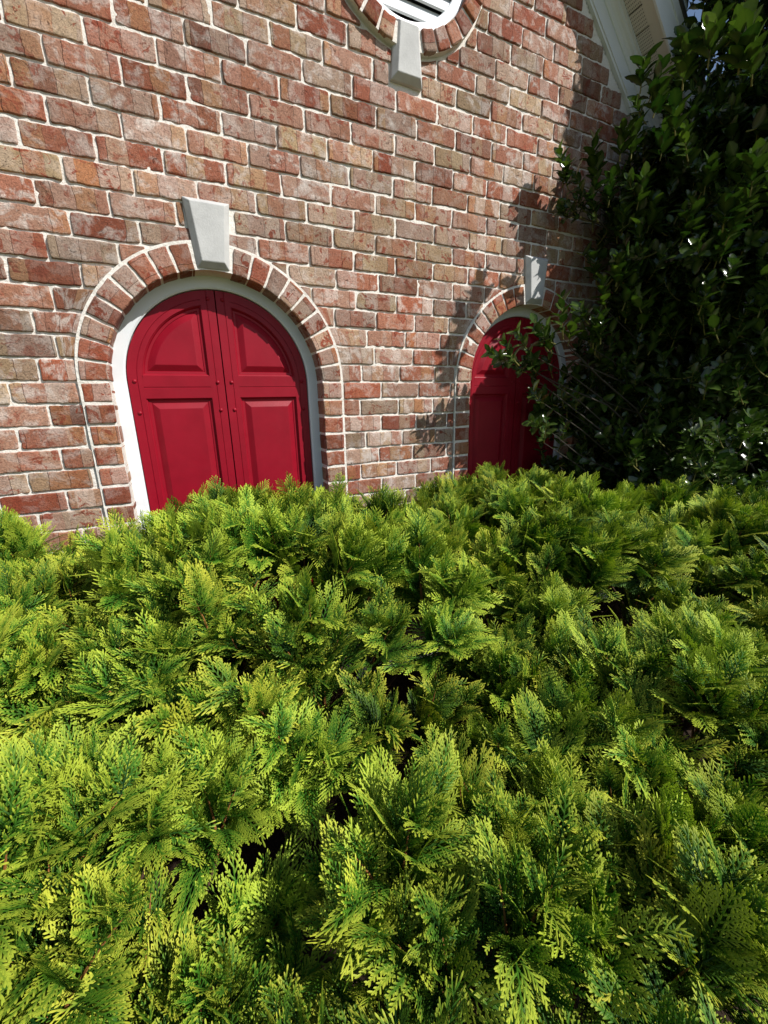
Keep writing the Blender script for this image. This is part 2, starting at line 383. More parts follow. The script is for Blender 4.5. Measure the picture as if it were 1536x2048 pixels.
# ---- field bricks, running bond, cut round the arches, the vent, the keystones and under the rakes
wall = BrickMesh()
BL, JT = 2.6, 0.112
def rake_x(z, side): return APX + side * (APZ - z) / SL
def piece(x0, x1, z0, z1):
    """emit one brick, its ends trimmed by the curves it meets"""
    zc = (z0 + z1) / 2
    lo = lambda b: np.full_like(b, x0); hi = lambda b: np.full_like(b, x1)
    bot = top = None
    for (cx, cz, R, straight) in ((C1, 0, RO + .09, True), (C2, 0, RO + .09, True), (CV, ZV, VO + .12, False)):
        if straight and z1 <= 0.05:
            if x1 <= cx - R or x0 >= cx + R: continue
            if x0 < cx - R:
                if x1 > cx + R: piece(x0, cx - R, z0, z1); x0 = cx + R
                else: x1 = cx - R
            else: x0 = max(x0, cx + R)
            if x1 - x0 < .15: return
            return piece(x0, x1, z0, z1)
        dx = max(x0 - cx, cx - x1, 0); dz = max(z0 - cz, cz - z1, 0)
        if math.hypot(dx, dz) >= R: continue
        if straight and z0 < -0.05: dz = 0
        far = math.hypot(max(abs(x0 - cx), abs(x1 - cx)), max(abs(z0 - cz), abs(z1 - cz)))
        if far < R + .12: return
        mx = (x0 + x1) / 2 - cx; mz = zc - cz
        hw = lambda z: np.sqrt(np.maximum(R * R - (z - cz) ** 2, 0))
        if abs(mx) < R * .72 and abs(mz) > R * .55:
            sg = 1 if mz > 0 else -1
            arc = lambda x: cz + sg * np.sqrt(np.maximum(R * R - (x - cx) ** 2, 0))
            ht = z1 - z0
            xs = np.linspace(x0, x1, 40)
            room = (z1 - arc(xs)) if sg > 0 else (arc(xs) - z0)
            ok = np.where(room > .12)[0]
            if len(ok) == 0: return
            a0, a1 = x0, x1
            if room[0] <= .12: a0 = xs[ok[0]]
            if room[-1] <= .12: a1 = xs[ok[-1]]
            if a1 - a0 < .2: return
            def fn(A, B, a0=a0, arc=arc, sg=sg):
                X = a0 + A
                ar = arc(X)
                if sg > 0:
                    lo_ = np.minimum(np.maximum(z0, ar), z1 - .05); return X, lo_ + B / ht * (z1 - lo_)
                hi_ = np.maximum(np.minimum(z1, ar), z0 + .05); return X, z0 + B / ht * (hi_ - z0)
            wall.brick(fn, a1 - a0, ht, RNG.uniform(.05, .10), .35, RNG); return
        ht = z1 - z0
        if mx < 0:
            if x0 >= cx - hw(zc) - .12: return
            def fn(A, B, wd=x1 - x0):
                r = np.minimum(x1, cx - hw(z0 + B)); r = np.maximum(r, x0 + .08); return x0 + A / wd * (r - x0), z0 + B
        else:
            if x1 <= cx + hw(zc) + .12: return
            def fn(A, B, wd=x1 - x0):
                l = np.maximum(x0, cx + hw(z0 + B)); l = np.minimum(l, x1 - .08); return l + A / wd * (x1 - l), z0 + B
        wall.brick(fn, x1 - x0, ht, RNG.uniform(.05, .10), .35, RNG); return
    for (cx, zb, zt, wb, wt) in ((C1, 5.3, 8.25, .72, 1.1), (C2, 5.3, 8.25, .72, 1.1), (CV, 15.1, 17.6, 1.02, .8)):
        if z1 <= zb + .15 or z0 >= zt - .35: continue
        k = (zc - zb) / (zt - zb); h_ = wb + (wt - wb) * k + .05
        if x1 <= cx - h_ or x0 >= cx + h_: continue
        if x0 < cx - h_ - .2:
            if x1 > cx + h_ + .2: piece(cx + h_, x1, z0, z1)
            x1 = cx - h_
        elif x1 > cx + h_ + .2: x0 = cx + h_
        else: return
    if x1 - x0 < .2: return
    nu = 21 if x1 - x0 > 1.2 else 13
    wall.brick(lambda A, B: (x0 + A, z0 + B), x1 - x0, z1 - z0, RNG.uniform(.035, .085), .35, RNG, nu=nu, nv=9)

k0 = int(math.ceil(ZB))
for k in range(k0, 33):
    z0 = k + JT * .5; z1 = k + 1 - JT * .5
    xa = max(XL, rake_x(z1, -1)); xb = min(XR, rake_x(z1, 1))
    x = XL - BL * (0.5 if k % 2 else 0.0) + RNG.normal(0, .12) - 0.1
    while x < xb:
        ln = BL + RNG.normal(0, .05)
        a, b = max(x + JT * .5, xa), min(x + ln - JT * .5, xb)
        if b - a > .25:
            dz = RNG.normal(0, .012, 2)
            piece(a, b, z0 + dz[0], z1 + dz[1])
        x += ln
wall_o = wall.build('brick_wall', house)

# ---- mortar bed behind the bricks
res = 0.16
nx, nz = int((XR - XL) / res) + 1, int((34.4 - ZB) / res) + 1
gx = np.linspace(XL, XR, nx); gz = np.linspace(ZB, 34.4, nz)
GX, GZ = np.meshgrid(gx, gz, indexing='ij')
q = np.stack([GX, GZ, 0 * GX], -1)
GY = .02 + vnoise(q * .9, 21) * .018 + vnoise(q * 2.7, 22) * .022
keep = np.ones((nx - 1, nz - 1), bool)
mxc = (GX[:-1, :-1] + GX[1:, 1:]) / 2; mzc = (GZ[:-1, :-1] + GZ[1:, 1:]) / 2
for cx in (C1, C2):
    keep &= ~(((np.hypot(mxc - cx, mzc) < 5.8) & (mzc > 0)) | ((np.abs(mxc - cx) < 5.8) & (mzc <= 0) & (mzc > -20)))
keep &= np.hypot(mxc - CV, mzc - ZV) > 4.6
keep &= mzc < APZ - np.abs(mxc - APX) * SL
idx = np.arange(nx * nz).reshape(nx, nz)
Q = np.stack([idx[:-1, :-1], idx[1:, :-1], idx[1:, 1:], idx[:-1, 1:]], -1)[keep]
me = np_mesh('mortar', (w(GX, GY, GZ) - HO).reshape(-1, 3), Q); me.materials.append(M_MORTAR)
me.polygons.foreach_set('use_smooth', np.ones(len(me.polygons), bool))
link(bpy.data.objects.new('mortar', me), wall_o)

# ---- shell of the house behind the brick face
sh = MB()
def hp(X, Y, Z): return w(X, Y, Z) - HO
D = 62.0
sh.prism(None, [hp(XL, 3.0, ZB), hp(XR, 3.0, ZB), hp(XR, 3.0, APZ - SL * (XR - APX)), hp(APX, 3.0, APZ - .1), hp(XL, 3.0, APZ - SL * (APX - XL))],
         [hp(XL, D, ZB), hp(XR, D, ZB), hp(XR, D, APZ - SL * (XR - APX)), hp(APX, D, APZ - .1), hp(XL, D, APZ - SL * (APX - XL))])
for X, s_ in ((XL, 1), (XR, -1)):
    sh.box(*(np.sort([X * U, (X + s_ * .3) * U]) - HO[0]), .02 * U, 3.0 * U, 0.001, Z0 + (APZ - SL * abs(X - APX) - .3) * U)
sh.build('side_wall', M_BRICK, house)

def arch_pts(cx, R, n=40, zb=-19.0, cz=0.0, nst=1):
    a = np.linspace(math.pi, 0, n)
    X = np.concatenate([[cx - R], cx + R * np.cos(a), [cx + R]]); Z = np.concatenate([[zb], cz + R * np.sin(a), [zb]])
    return X, Z

def band(mb, X0, Z0_, Y0, X1, Z1, Y1, mi=0, smooth=False):
    A = hp(X0, Y0, Z0_); B = hp(X1, Y1, Z1)
    mb.grid(np.stack([A, B], 0), mi, smooth)

# ---- arched doors: brick ring, white frame, two crimson leaves, keystone
YF, YD = 0.95, 1.12
def leaf(sg, cx, parent):
    """one half of the pair; sg=-1 left, +1 right"""
    R, ST, MS, RB, RT = 4.62, .68, .74, -.78, .36
    RP = R - ST
    mb = MB()
    def P(x, y, z): return hp(cx + sg * np.asarray(x, float), np.asarray(y, float), np.asarray(z, float))
    bot, g = -14.0, .03
    # outer stile / arched head
    xin = MS
    a0 = math.asin(RT / RP); a1 = math.acos(xin / RP); b1 = math.acos(xin / R); b0 = math.asin(RT / R)
    n = 26
    ia = np.linspace(a0, a1, n); oa = np.linspace(b0, b1, n)
    fr = [0, .60, .62, .64, .66, 1.0]; fy = [0, 0, .028, .028, 0, 0]
    def strip(xi, zi, xo, zo):
        rows = []
        for f, y in zip(fr, fy):
            rows.append(P(xo + (xi - xo) * f, YD + y + 0 * xi, zo + (zi - zo) * f))
        mb.grid(np.stack(rows, 0))
    strip(RP * np.cos(ia), RP * np.sin(ia), R * np.cos(oa), R * np.sin(oa))
    zz = np.array([bot, RB, 0.0, RT]);
    xi = np.array([RP, RP, RP, RP * math.cos(a0)]); xo = np.array([R, R, R, R * math.cos(b0)])
    strip(xi, zz, xo, zz)
    # meeting stile, split by a fine groove
    xs = [(g, 0), (MS * .55, 0), (MS * .57, .028), (MS * .60, .028), (MS * .62, 0), (MS, 0)]
    rows = []
    for x, y in xs:
        zt = math.sqrt(R * R - x * x)
        zs = np.array([bot, RB, RT, math.sqrt(RP * RP - MS * MS), zt])
        rows.append(P(np.full(5, x), np.full(5, YD + y), zs))
    mb.grid(np.stack(rows, 0))
    # lock rail with a fine groove line
    zr = [RB, -.27, -.25, -.22, -.20, RT]; yr = [0, 0, .024, .024, 0, 0]
    mb.grid(np.stack([P(np.array([MS, RP]), np.full(2, YD + y), np.full(2, z)) for z, y in zip(zr, yr)], 0))
    # raised panels: nested offset outlines
    prof = [(0, 0), (.015, .045), (.05, .065), (.075, .12), (.10, .15), (.21, .16), (.23, .19), (.52, .045), (.55, .035)]
    def outline(kind, s):
        if kind == 'top':
            r = RP - s; x0 = MS + s; z0 = RT + s
            c0 = math.asin(z0 / r); c1 = math.acos(x0 / r); a = np.linspace(c0, c1, 30)
            X = np.concatenate([np.linspace(x0, r * math.cos(c0), 12)[:-1], r * np.cos(a), np.full(11, x0)])
            Z = np.concatenate([np.full(11, z0), r * np.sin(a), np.linspace(r * math.sin(c1), z0, 12)[1:]])
            return X, Z
        x0, x1, z0, z1 = MS + s, RP - s, bot + .8 + s, RB - s
        return np.array([x0, x1, x1, x0]), np.array([z0, z0, z1, z1])
    for kind in ('top', 'low'):
        rings = []
        for s, y in prof:
            X, Z = outline(kind, s); Pt = P(X, np.full(len(X), YD + y), Z); rings.append(np.concatenate([Pt, Pt[:1]]))
        mb.grid(np.stack(rings, 0))
        last = rings[-1][:-1]
        mb.add(last, [tuple(range(len(last)))])
    mb.grid(np.stack([P(np.array([MS, RP]), np.full(2, YD), np.full(2, z)) for z in (bot, bot + .8)], 0))
    # leaf thickness: edge towards the frame and the meeting gap
    xo = np.concatenate([[R, R], R * np.cos(np.linspace(0, math.acos(g / R), 40))]); zo = np.concatenate([[bot, 0], R * np.sin(np.linspace(0, math.acos(g / R), 40))])
    mb.grid(np.stack([P(xo, np.full(len(xo), YD), zo), P(xo, np.full(len(xo), YD + .55), zo)], 0))
    mb.grid(np.stack([P(np.full(2, g), np.full(2, YD), np.array([bot, R])), P(np.full(2, g), np.full(2, YD + .55), np.array([bot, R]))], 0))
    o = mb.build('door_leaf', M_RED, parent, fix=False)
    import bmesh
    # rivet heads
    rv = MB()
    pts = [(.36, 4.2), (.36, .03), (.36, -1.45), (R - .30, .08), (R - .30, -1.5)]
    for (x, z) in pts:
        ph = np.linspace(0, math.pi / 2, 5); th = np.linspace(0, 2 * math.pi, 13)
        r = .105
        Pt = P(x + r * np.cos(ph)[:, None] * np.cos(th), YD - .75 * r * np.sin(ph)[:, None] + 0 * th, z + r * np.cos(ph)[:, None] * np.sin(th))
        rv.grid(Pt, smooth=True)
    bm = bmesh.new(); bm.from_mesh(o.data)
    tmp = rv.build('rivets', M_RED); bm.from_mesh(tmp.data); bpy.data.objects.remove(tmp)
    bmesh.ops.remove_doubles(bm, verts=bm.verts, dist=1e-5); bmesh.ops.recalc_face_normals(bm, faces=bm.faces)
    bm.to_mesh(o.data); bm.free()
    return o

def keystone(cx, zb, zt, wb, wt, parent, proud=.42, y0=.3):
    mb = MB()
    n = 6
    bw = .27
    zs_o = [zb, zb + bw, zt - bw * .8, zt]
    def hw(z): return wb + (wt - wb) * (z - zb) / (zt - zb)
    outer = [(-hw(zb), zb), (hw(zb), zb), (hw(zt), zt), (-hw(zt), zt)]
    zi0, zi1 = zb + bw, zt - bw * .75
    inner = [(-hw(zi0) + bw, zi0), (hw(zi0) - bw * .9, zi0), (hw(zi1) - bw * .9, zi1), (-hw(zi1) + bw, zi1)]
    A = [hp(cx + x, y0, z) for x, z in outer]; B = [hp(cx + x, -.16, z) for x, z in outer]; Cc = [hp(cx + x, -proud, z) for x, z in inner]
    F = [(i, (i + 1) % 4, 4 + (i + 1) % 4, 4 + i) for i in range(4)] + [(4 + i, 4 + (i + 1) % 4, 8 + (i + 1) % 4, 8 + i) for i in range(4)] + [(8, 9, 10, 11)]
    mb.add(A + B + Cc, F)
    o = mb.build('keystone', M_STONE, parent)
    bv = o.modifiers.new('soft', 'BEVEL'); bv.width = .0025; bv.segments = 2
    return o

def mortar_ring(cx, cz, r0, r1, y, parent_mb, a0, a1, n=80, jit=.03, straight=None):
    a = np.linspace(a0, a1, n)
    rr = np.linspace(r0, r1, 6)
    A, Rr = np.meshgrid(a, rr, indexing='ij')
    X, Z = cx + Rr * np.cos(A), cz + Rr * np.sin(A)
    q = np.stack([X, Z, 0 * X], -1)
    parent_mb.grid(hp(X, y + vnoise(q * 2.5, 5) * jit, Z), 0, True)

for cx, lab in ((C1, 'arched crimson double door in full sun'), (C2, 'arched crimson double door in the shade of the holly')):
    fr = MB()
    X0, Zz0 = arch_pts(cx, RI + .06, 60); X1, Zz1 = arch_pts(cx, 4.66, 60)
    Xm, Zm = arch_pts(cx, 4.74, 60)
    band(fr, X0, Zz0, YF + .02, Xm, Zm, YF); band(fr, Xm, Zm, YF, X1, Zz1, YF + .05); band(fr, X1, Zz1, YF + .05, X1, Zz1, YF + .9)
    door = fr.build('arched_door', M_WHITE, house); tag(door, lab)
    # fine joints of the frame at the spring line
    for sg in (-1, 1):
        leaf(sg, cx, door)
    rg = np.random.default_rng(int(cx * 100))
    halves = []
    ka = .80 / RI
    nb = 9
    for side in (0, 1):
        ring = BrickMesh()
        span = math.pi / 2 - ka
        for i in range(nb):
            t0 = span * i / nb; t1 = span * (i + 1) / nb
            th0, th1 = (t0, t1) if side else (math.pi - t1, math.pi - t0)
            gap = .115 / RO
            def fn(A, B, th0=th0 + gap * .5, th1=th1 - gap * .5):
                th = th1 + (th0 - th1) * B / .86; r = RI + A
                return cx + r * np.cos(th), r * np.sin(th)
            ring.brick(fn, RO - RI - .02, .86, rg.uniform(.15, .22), 1.3, rg, hue=rg.choice([.02, .12, .2, .3, .55, .9], p=[.25, .3, .2, .1, .08, .07]), rough=.75, nu=10, nv=7, wash=rg.uniform(0, .3))
        for k in range(-19, 0):
            xa = cx + RI if side else cx - RO
            def fn(A, B, xa=xa, k=k): return xa + A, k + .075 + B
            ring.brick(fn, RO - RI - .02, .87, rg.uniform(.16, .23), 1.3, rg, hue=rg.choice([.02, .12, .2, .35, .55, .9], p=[.22, .28, .2, .12, .1, .08]), rough=.75, nu=10, nv=7, wash=rg.uniform(0, .3))
        ring_o = ring.build('brick_arch', house)
    mr = MB()
    mortar_ring(cx, 0, RI + .02, RO + .10, -.125, mr, 0, math.pi, 120, .025)
    for s_ in (-1, 1):
        zz = np.linspace(-19, 0.02, 80); rr = np.linspace(RI + .02, RO + .10, 6)
        ZZ, RR = np.meshgrid(zz, rr, indexing='ij'); X = cx + s_ * RR
        mr.grid(hp(X, -.125 + vnoise(np.stack([X, ZZ, 0 * X], -1) * 2.5, 5) * .025, ZZ), 0, True)
    Xa, Za = arch_pts(cx, RI + .02, 60)
    band(mr, Xa, Za, -.125, Xa, Za, 1.3)
    # the thick lip of mortar struck against the ring
    rows = []
    lx, lz = arch_pts(cx, 1.0, 150); lx = lx - cx; st_ = lz < 0
    zz = np.where(st_, lz, 0)
    # resample the straight legs so the joint can wander
    nl = 60
    leg = np.linspace(-19, 0, nl)[:-1]; aa = np.linspace(math.pi, 0, 130)
    for r_, y_, am in ((RO - .04, -.06, .0), (RO + .00, -.10, .022), (RO + .05, -.085, .028), (RO + .09, -.06, .028), (RO + .13, -.01, .02), (RO + .16, .03, 0)):
        X = np.concatenate([np.full(nl - 1, -1.0), np.cos(aa), np.full(nl - 1, 1.0)]); Z = np.concatenate([leg, np.sin(aa), leg[::-1]])
        q_ = np.stack([X * 9, np.where(np.abs(X) == 1.0, Z, Z * 9) * 1.3, 0 * X + 3.1], -1)
        rj = r_ + vnoise(q_, 91) * .035 + vnoise(q_ * 3.7, 92) * .018
        Xw = cx + X * rj; Zw = np.where(np.concatenate([np.ones(nl - 1, bool), np.zeros(130, bool), np.ones(nl - 1, bool)]), Z, Z * rj)
        rows.append(hp(Xw, y_ + am * (vnoise(q_ * 1.9, 93) + .6 * vnoise(q_ * 6.1, 94)), Zw))
    mr.grid(np.stack(rows, 0), 0, True)
    mr.build('arch_mortar', M_MORTAR, ring_o, fix=False)
    keystone(cx, 5.28, 8.2, .74, 1.04, house)

# frame joint lines: thin caulk bead round each frame
# ---- round gable vent
vr = BrickMesh(); rg = np.random.default_rng(55)
nb = 30
kb = .70 / VI
span = 2 * math.pi - 2 * kb
for i in range(nb):
    t0 = -math.pi / 2 + kb + span * i / nb; t1 = -math.pi / 2 + kb + span * (i + 1) / nb
    gp = .12 / VO
    def fn(A, B, t0=t0 + gp / 2, t1=t1 - gp / 2):
        th = t1 + (t0 - t1) * B / .86; r = VI + A
        return CV + r * np.cos(th), ZV + r * np.sin(th)
    vr.brick(fn, VO - VI - .03, .86, rg.uniform(.40, .50), .9, rg, hue=rg.choice([.02, .12, .22, .35], p=[.3, .35, .2, .15]), rough=.8, nu=10, nv=7, wash=rg.uniform(0, .4))
vent = MB()
a = np.linspace(0, 2 * math.pi, 73)
prof = [(VI + .05, .55), (VI + .05, .05), (VI - .08, 0.0), (VI - .50, .02), (VI - .55, .08), (VI - .55, .8)]
vent.grid(np.stack([hp(CV + r * np.cos(a), y + 0 * a, ZV + r * np.sin(a)) for r, y in prof], 0), smooth=False)
vent_o = vent.build('gable_vent', M_WHITE, house)
lv = MB()
ri = VI - .56; z = -ri + .25
while z < ri - .1:
    zt = z + .74
    hwz = lambda q_: math.sqrt(max(ri * ri - min(abs(q_), ri - .02) ** 2, 0.01)) + .12
    pr = [(.06, z), (.14, z - .06), (.40, zt - .05), (.33, zt)]
    A = [hp(CV - hwz(q_), y_, ZV + q_) for y_, q_ in pr]
    B = [hp(CV + hwz(q_), y_, ZV + q_) for y_, q_ in pr]
    lv.prism(None, A, B); z += .80
lv.build('louver', M_WHITE, vent_o)
bk = MB(); bk.add([hp(CV + 4.2 * math.cos(t_), .85, ZV + 4.2 * math.sin(t_)) for t_ in a[:-1]], [tuple(range(72))]); bk.build('vent_shade_disc', M_DARK, vent_o)  # near-black disc, its colour standing in for the unlit interior behind the louvres
vro = vr.build('brick_ring', house)
mr = MB(); mortar_ring(CV, ZV, VI + .03, VO + .16, .0, mr, 0, 2 * math.pi, 140, .03)
band(mr, CV + (VI + .03) * np.cos(a), ZV + (VI + .03) * np.sin(a), 0 * a - .3, CV + (VI + .03) * np.cos(a), ZV + (VI + .03) * np.sin(a), 0 * a + .7)
rr0, rr1 = VI + .04, VO - .04
band(mr, CV + rr0 * np.cos(a), ZV + rr0 * np.sin(a), 0 * a - .34, CV + rr1 * np.cos(a), ZV + rr1 * np.sin(a), 0 * a - .34)
band(mr, CV + rr1 * np.cos(a), ZV + rr1 * np.sin(a), 0 * a - .34, CV + (VO + .0) * np.cos(a), ZV + (VO + .0) * np.sin(a), 0 * a + .02)
mr.build('ring_mortar', M_MORTAR, vro, fix=False)
keystone(CV, 15.25, 17.85, .96, .76, house, .46)

# ---- rake: frieze, crown moulding, vented soffit, fascia, shingles
OFF_S, EO = 2.2, 2.36
def rake_strip(mb, prof, side, x1, mi=0, close=False):
    rows = []
    for off, y in prof:
        xs = np.array([0.0, x1])
        rows.append(hp(APX + side * xs, np.full(2, -y), APZ - SL * xs + off))
    mb.grid(np.stack(rows, 0), mi)
XE = 29.0
for side in (-1, 1):
    r = MB()
    rake_strip(r, [(.0, -.3), (.0, .20), (.14, .24), (.14, .30), (1.25, .30), (1.25, .36), (1.35, .42), (1.55, .45), (1.72, .56), (1.80, .70), (2.02, .74), (2.02, .86), (OFF_S, .86)], side, XE)
    r.build('frieze_board', M_WHITE, house)
    # soffit sheet with its own layout coordinates
    n = 34
    s = MB()
    xs = np.linspace(0, XE, n)
    rows = []
    for i in range(n - 1):
        x0, x1 = xs[i], xs[i + 1]
        for (xa, xb, dz) in ((x0, x0 + .06, .05), (x0 + .06, x1, 0.0)):
            s.add([hp(APX + side * xx, -yy, APZ - SL * xx + OFF_S + dz) for xx in (xa, xb) for yy in (.80, EO + .02)], [(0, 1, 3, 2)])
    so_ = s.build('soffit', M_SOFFIT, house, fix=False)
    l = so_.data.uv_layers.new(name='sheet')
    for lp in so_.data.loops:
        v = so_.data.vertices[lp.vertex_index].co; l.data[lp.index].uv = (math.hypot(v.x, v.z - 3) , v.y)
    # plain edge strip of the soffit then the fascia board with drip edge
    f = MB()
    rake_strip(f, [(OFF_S - .02, EO - .62), (OFF_S - .03, EO - .02)], side, XE)
    f.build('soffit_edge', M_CREAM, house, fix=False)
    f = MB()
    rake_strip(f, [(OFF_S + .2, EO - .02), (OFF_S - .12, EO - .02), (OFF_S - .12, EO + .10), (OFF_S + 1.6, EO + .10), (OFF_S + 1.6, EO + .18), (OFF_S + 2.3, EO + .18), (OFF_S + 2.3, EO - .5)], side, XE)
    f.build('fascia', M_WHITE, house)
    rf = MB()
    xs = np.array([0.0, XE + 1.0])
    pr = [(OFF_S + 2.31, EO + .28), (OFF_S + 2.62, EO + .28), (OFF_S + 2.62, -D), (OFF_S + 2.31, -D)]
    A = [hp(APX, -y, APZ + o) for o, y in pr]; B = [hp(APX + side * (XE + 1), -y, APZ - SL * (XE + 1) + o) for o, y in pr]
    rf.prism(None, A, B)
    rf.build('roof_slope', M_SHINGLE, house)

# ---------------------------------------------------------------- evergreen shrubs
def ribbons(base, ang, ln, wd, tipa, tipb, ridge=.32):
    """flat scale-leaf branchlets in the xy plane: vertices (N,15,3), quads"""
    t = np.array([0, .38, .72, 1.0]); pw = np.array([.62, .98, 1.0, .50])
    N = len(ln)
    dx, dy = np.cos(ang), np.sin(ang)
    T = t[None, :, None]; s = np.array([-1, 0, 1])[None, None, :]
    along = ln[:, None, None] * T
    across = .5 * wd[:, None, None] * pw[None, :, None] * s
    along = along + np.where(s == 0, .18 * wd[:, None, None] * (T > .9), 0)
    X = base[:, 0][:, None, None] + dx[:, None, None] * along - dy[:, None, None] * across
    Y = base[:, 1][:, None, None] + dy[:, None, None] * along + dx[:, None, None] * across
    Z = ridge * wd[:, None, None] * (s == 0) * (1 - .5 * T) + 0 * along
    V = np.stack([X, Y, Z], -1).reshape(N, 12, 3)
    tip = (tipa[:, None] + (tipb - tipa)[:, None] * t[None, :])[:, :, None] + np.zeros((1, 1, 3))
    q = []
    for i in range(3):
        for j in range(2): q.append((i * 3 + j, (i + 1) * 3 + j, (i + 1) * 3 + j + 1, i * 3 + j + 1))
    q = np.array(q)
    Q = (np.arange(N) * 12)[:, None, None] + q[None]
    return V.reshape(-1, 3), Q.reshape(-1, 4), tip.reshape(-1)

def frond(rng, L, scale=1.0):
    """one flattened fern-like spray along +x"""
    B, A, LN, WD, T0, T1 = [], [], [], [], [], []
    def rb(b, a, l, wd, t0, t1): B.append(b); A.append(a); LN.append(l); WD.append(wd); T0.append(t0); T1.append(t1)
    W_ = L * rng.uniform(.42, .58)
    pw = .0025 * scale
    nseg = 9
    for i in range(nseg):
        u0, u1 = i / nseg, (i + 1) / nseg
        rb((L * u0, 0), 0, L / nseg * 1.12, pw * (1.35 - .5 * u0), u0 * .35, u1 * .6 + (.4 if i == nseg - 1 else 0))
    x = .05 * L; side = 1
    branchy = rng.uniform(.25, .48)
    while x < L * .985:
        u = x / L
        pl = W_ * min(1.0, .42 + u / .28) * (1 - u) ** .72 * rng.uniform(.78, 1.12) + .0065
        th = math.radians(rng.normal(50 - 16 * u, 4)) * side
        bend = -side * rng.uniform(.15, .45)
        n = max(1, int(round(pl / .0068)))
        px, py, a = x, 0.0, th
        seg = pl / n
        for k in range(n):
            v0, v1 = k / n, (k + 1) / n
            tb = .10 + .40 * u + .38 * v0
            rb((px, py), a, seg * 1.18, pw * (1.08 - .15 * v0), tb, .10 + .40 * u + .40 * v1 + (.30 if k == n - 1 else 0))
            if n > 2 and k > 0:
                for s2, sh in ((side, .12), (-side, .60)):
                    ll = min(.016, pl * branchy * .80) * (1 - .6 * v0) * rng.uniform(.7, 1.2) * scale
                    if ll > .0040:
                        bx, by = px + math.cos(a) * seg * sh, py + math.sin(a) * seg * sh
                        rb((bx, by), a + s2 * math.radians(rng.normal(36, 5)), ll, pw * rng.uniform(.82, 1.0), tb + .03, tb + .34)
            px += math.cos(a) * seg; py += math.sin(a) * seg; a += bend / n
        x += .0058 * rng.uniform(.85, 1.15) * (1.0 + .25 * (1 - u)); side = -side
    V, Q, T = ribbons(np.array(B), np.array(A), np.array(LN), np.array(WD), np.array(T0), np.array(T1))
    # bend the flat spray in space
    kx = rng.uniform(-.9, 1.5) / L * .5; ky = rng.uniform(-.3, .9) / L * .6
    x, y = V[:, 0], V[:, 1]
    wav = .004 * np.sin(x * 90 + rng.uniform(0, 6)) * np.abs(y) / (W_ + 1e-6)
    V = np.stack([x, y, V[:, 2] - kx * x * x - ky * y * y + wav], -1)
    return V, Q, T

def frame_from(ax, up):
    ax = ax / np.linalg.norm(ax); n = up - ax * (up @ ax)
    if np.linalg.norm(n) < 1e-5: n = np.array([1.0, 0, 0]) - ax * ax[0]
    n /= np.linalg.norm(n)
    return np.stack([ax, np.cross(n, ax), n], 0)       # rows: x, y, z

def tube(pts, rad, ns=6):
    pts = np.asarray(pts, float); n = len(pts)
    tg = np.gradient(pts, axis=0); tg /= np.linalg.norm(tg, axis=1)[:, None] + 1e-9
    V = []
    for i in range(n):
        f = frame_from(tg[i], np.array([.31, .67, .13]))
        a = np.linspace(0, 2 * math.pi, ns, endpoint=False)
        V.append(pts[i] + rad[i] * (np.cos(a)[:, None] * f[1] + np.sin(a)[:, None] * f[2]))
    V = np.concatenate(V); Q = []
    for i in range(n - 1):
        for j in range(ns):
            j2 = (j + 1) % ns; Q.append((i * ns + j, i * ns + j2, (i + 1) * ns + j2, (i + 1) * ns + j))
    return V, np.array(Q)

def plume(seed, golden, length):
    """a leafy branch: a few upright twigs, each carrying flattened sprays"""
    rng = np.random.default_rng(seed)
    VV, QQ, TT, MI = [], [], [], []; nv = 0
    a0 = rng.uniform(0, 6.28)
    for j in range(2):
        n = 10
        s = np.linspace(0, 1, n); az = a0 + j * 3.0 + rng.normal(0, .3); lean = rng.uniform(.10, .34) * length
        ls = length * (1.0 if j == 0 else rng.uniform(.72, .95))
        rad = .2 * lean * s + lean * s ** 2 * .8
        stem = np.stack([np.cos(az) * rad, np.sin(az) * rad, ls * s - .15 * lean * s ** 2], -1) + np.array([0, 0, length - ls]) * .7
        V, Q = tube(stem, .0030 * (1 - s) ** .7 + .0007, 6)
        VV.append(V); QQ.append(Q + nv); TT.append(np.zeros(len(V))); MI.append(np.ones(len(Q), int)); nv += len(V)
        nf = int(rng.integers(15, 19))
        ph = rng.uniform(0, 6.28)
        for i in range(nf + 1):
            u = .16 + .82 * (i / nf) ** .9
            p = np.array([np.interp(u, s, stem[:, c]) for c in range(3)])
            tg = np.array([np.cos(az) * rad[-1], np.sin(az) * rad[-1], ls]); tg /= np.linalg.norm(tg)
            if i == nf:
                L = .070 * rng.uniform(.7, 1.3); d = tg + rng.normal(0, .15, 3)
            else:
                L = (.125 * (1 - u) ** .7 + .048) * rng.uniform(.7, 1.25)
                a = ph + i * 2.39996 + rng.normal(0, .35)
                el = math.radians(rng.normal(48 + 22 * u, 12))
                d = np.array([math.cos(a) * math.cos(el), math.sin(a) * math.cos(el), math.sin(el)])
            roll = rng.normal(0, .6)
            f = frame_from(d, np.array([0, 0, 1.0]) + rng.normal(0, .2, 3))
            cr, sr = math.cos(roll), math.sin(roll)
            f = np.stack([f[0], cr * f[1] + sr * f[2], -sr * f[1] + cr * f[2]], 0)
            V, Q, T = frond(rng, L)
            V = V @ f + p
            young = np.clip(rng.normal(-.10 + .20 * u, .13), -.25, .4)
            VV.append(V); QQ.append(Q + nv); TT.append(T + young); MI.append(np.zeros(len(Q), int)); nv += len(V)
    me = np_mesh('leafy_branch', np.concatenate(VV), np.concatenate(QQ))
    me.materials.append(M_FOL[1 if golden else 0]); me.materials.append(M_TWIG)
    me.polygons.foreach_set('material_index', np.concatenate(MI).astype(np.int32))
    me.polygons.foreach_set('use_smooth', np.zeros(len(me.polygons), bool))
    fattr(me, 'tip', np.concatenate(TT))
    return me, length

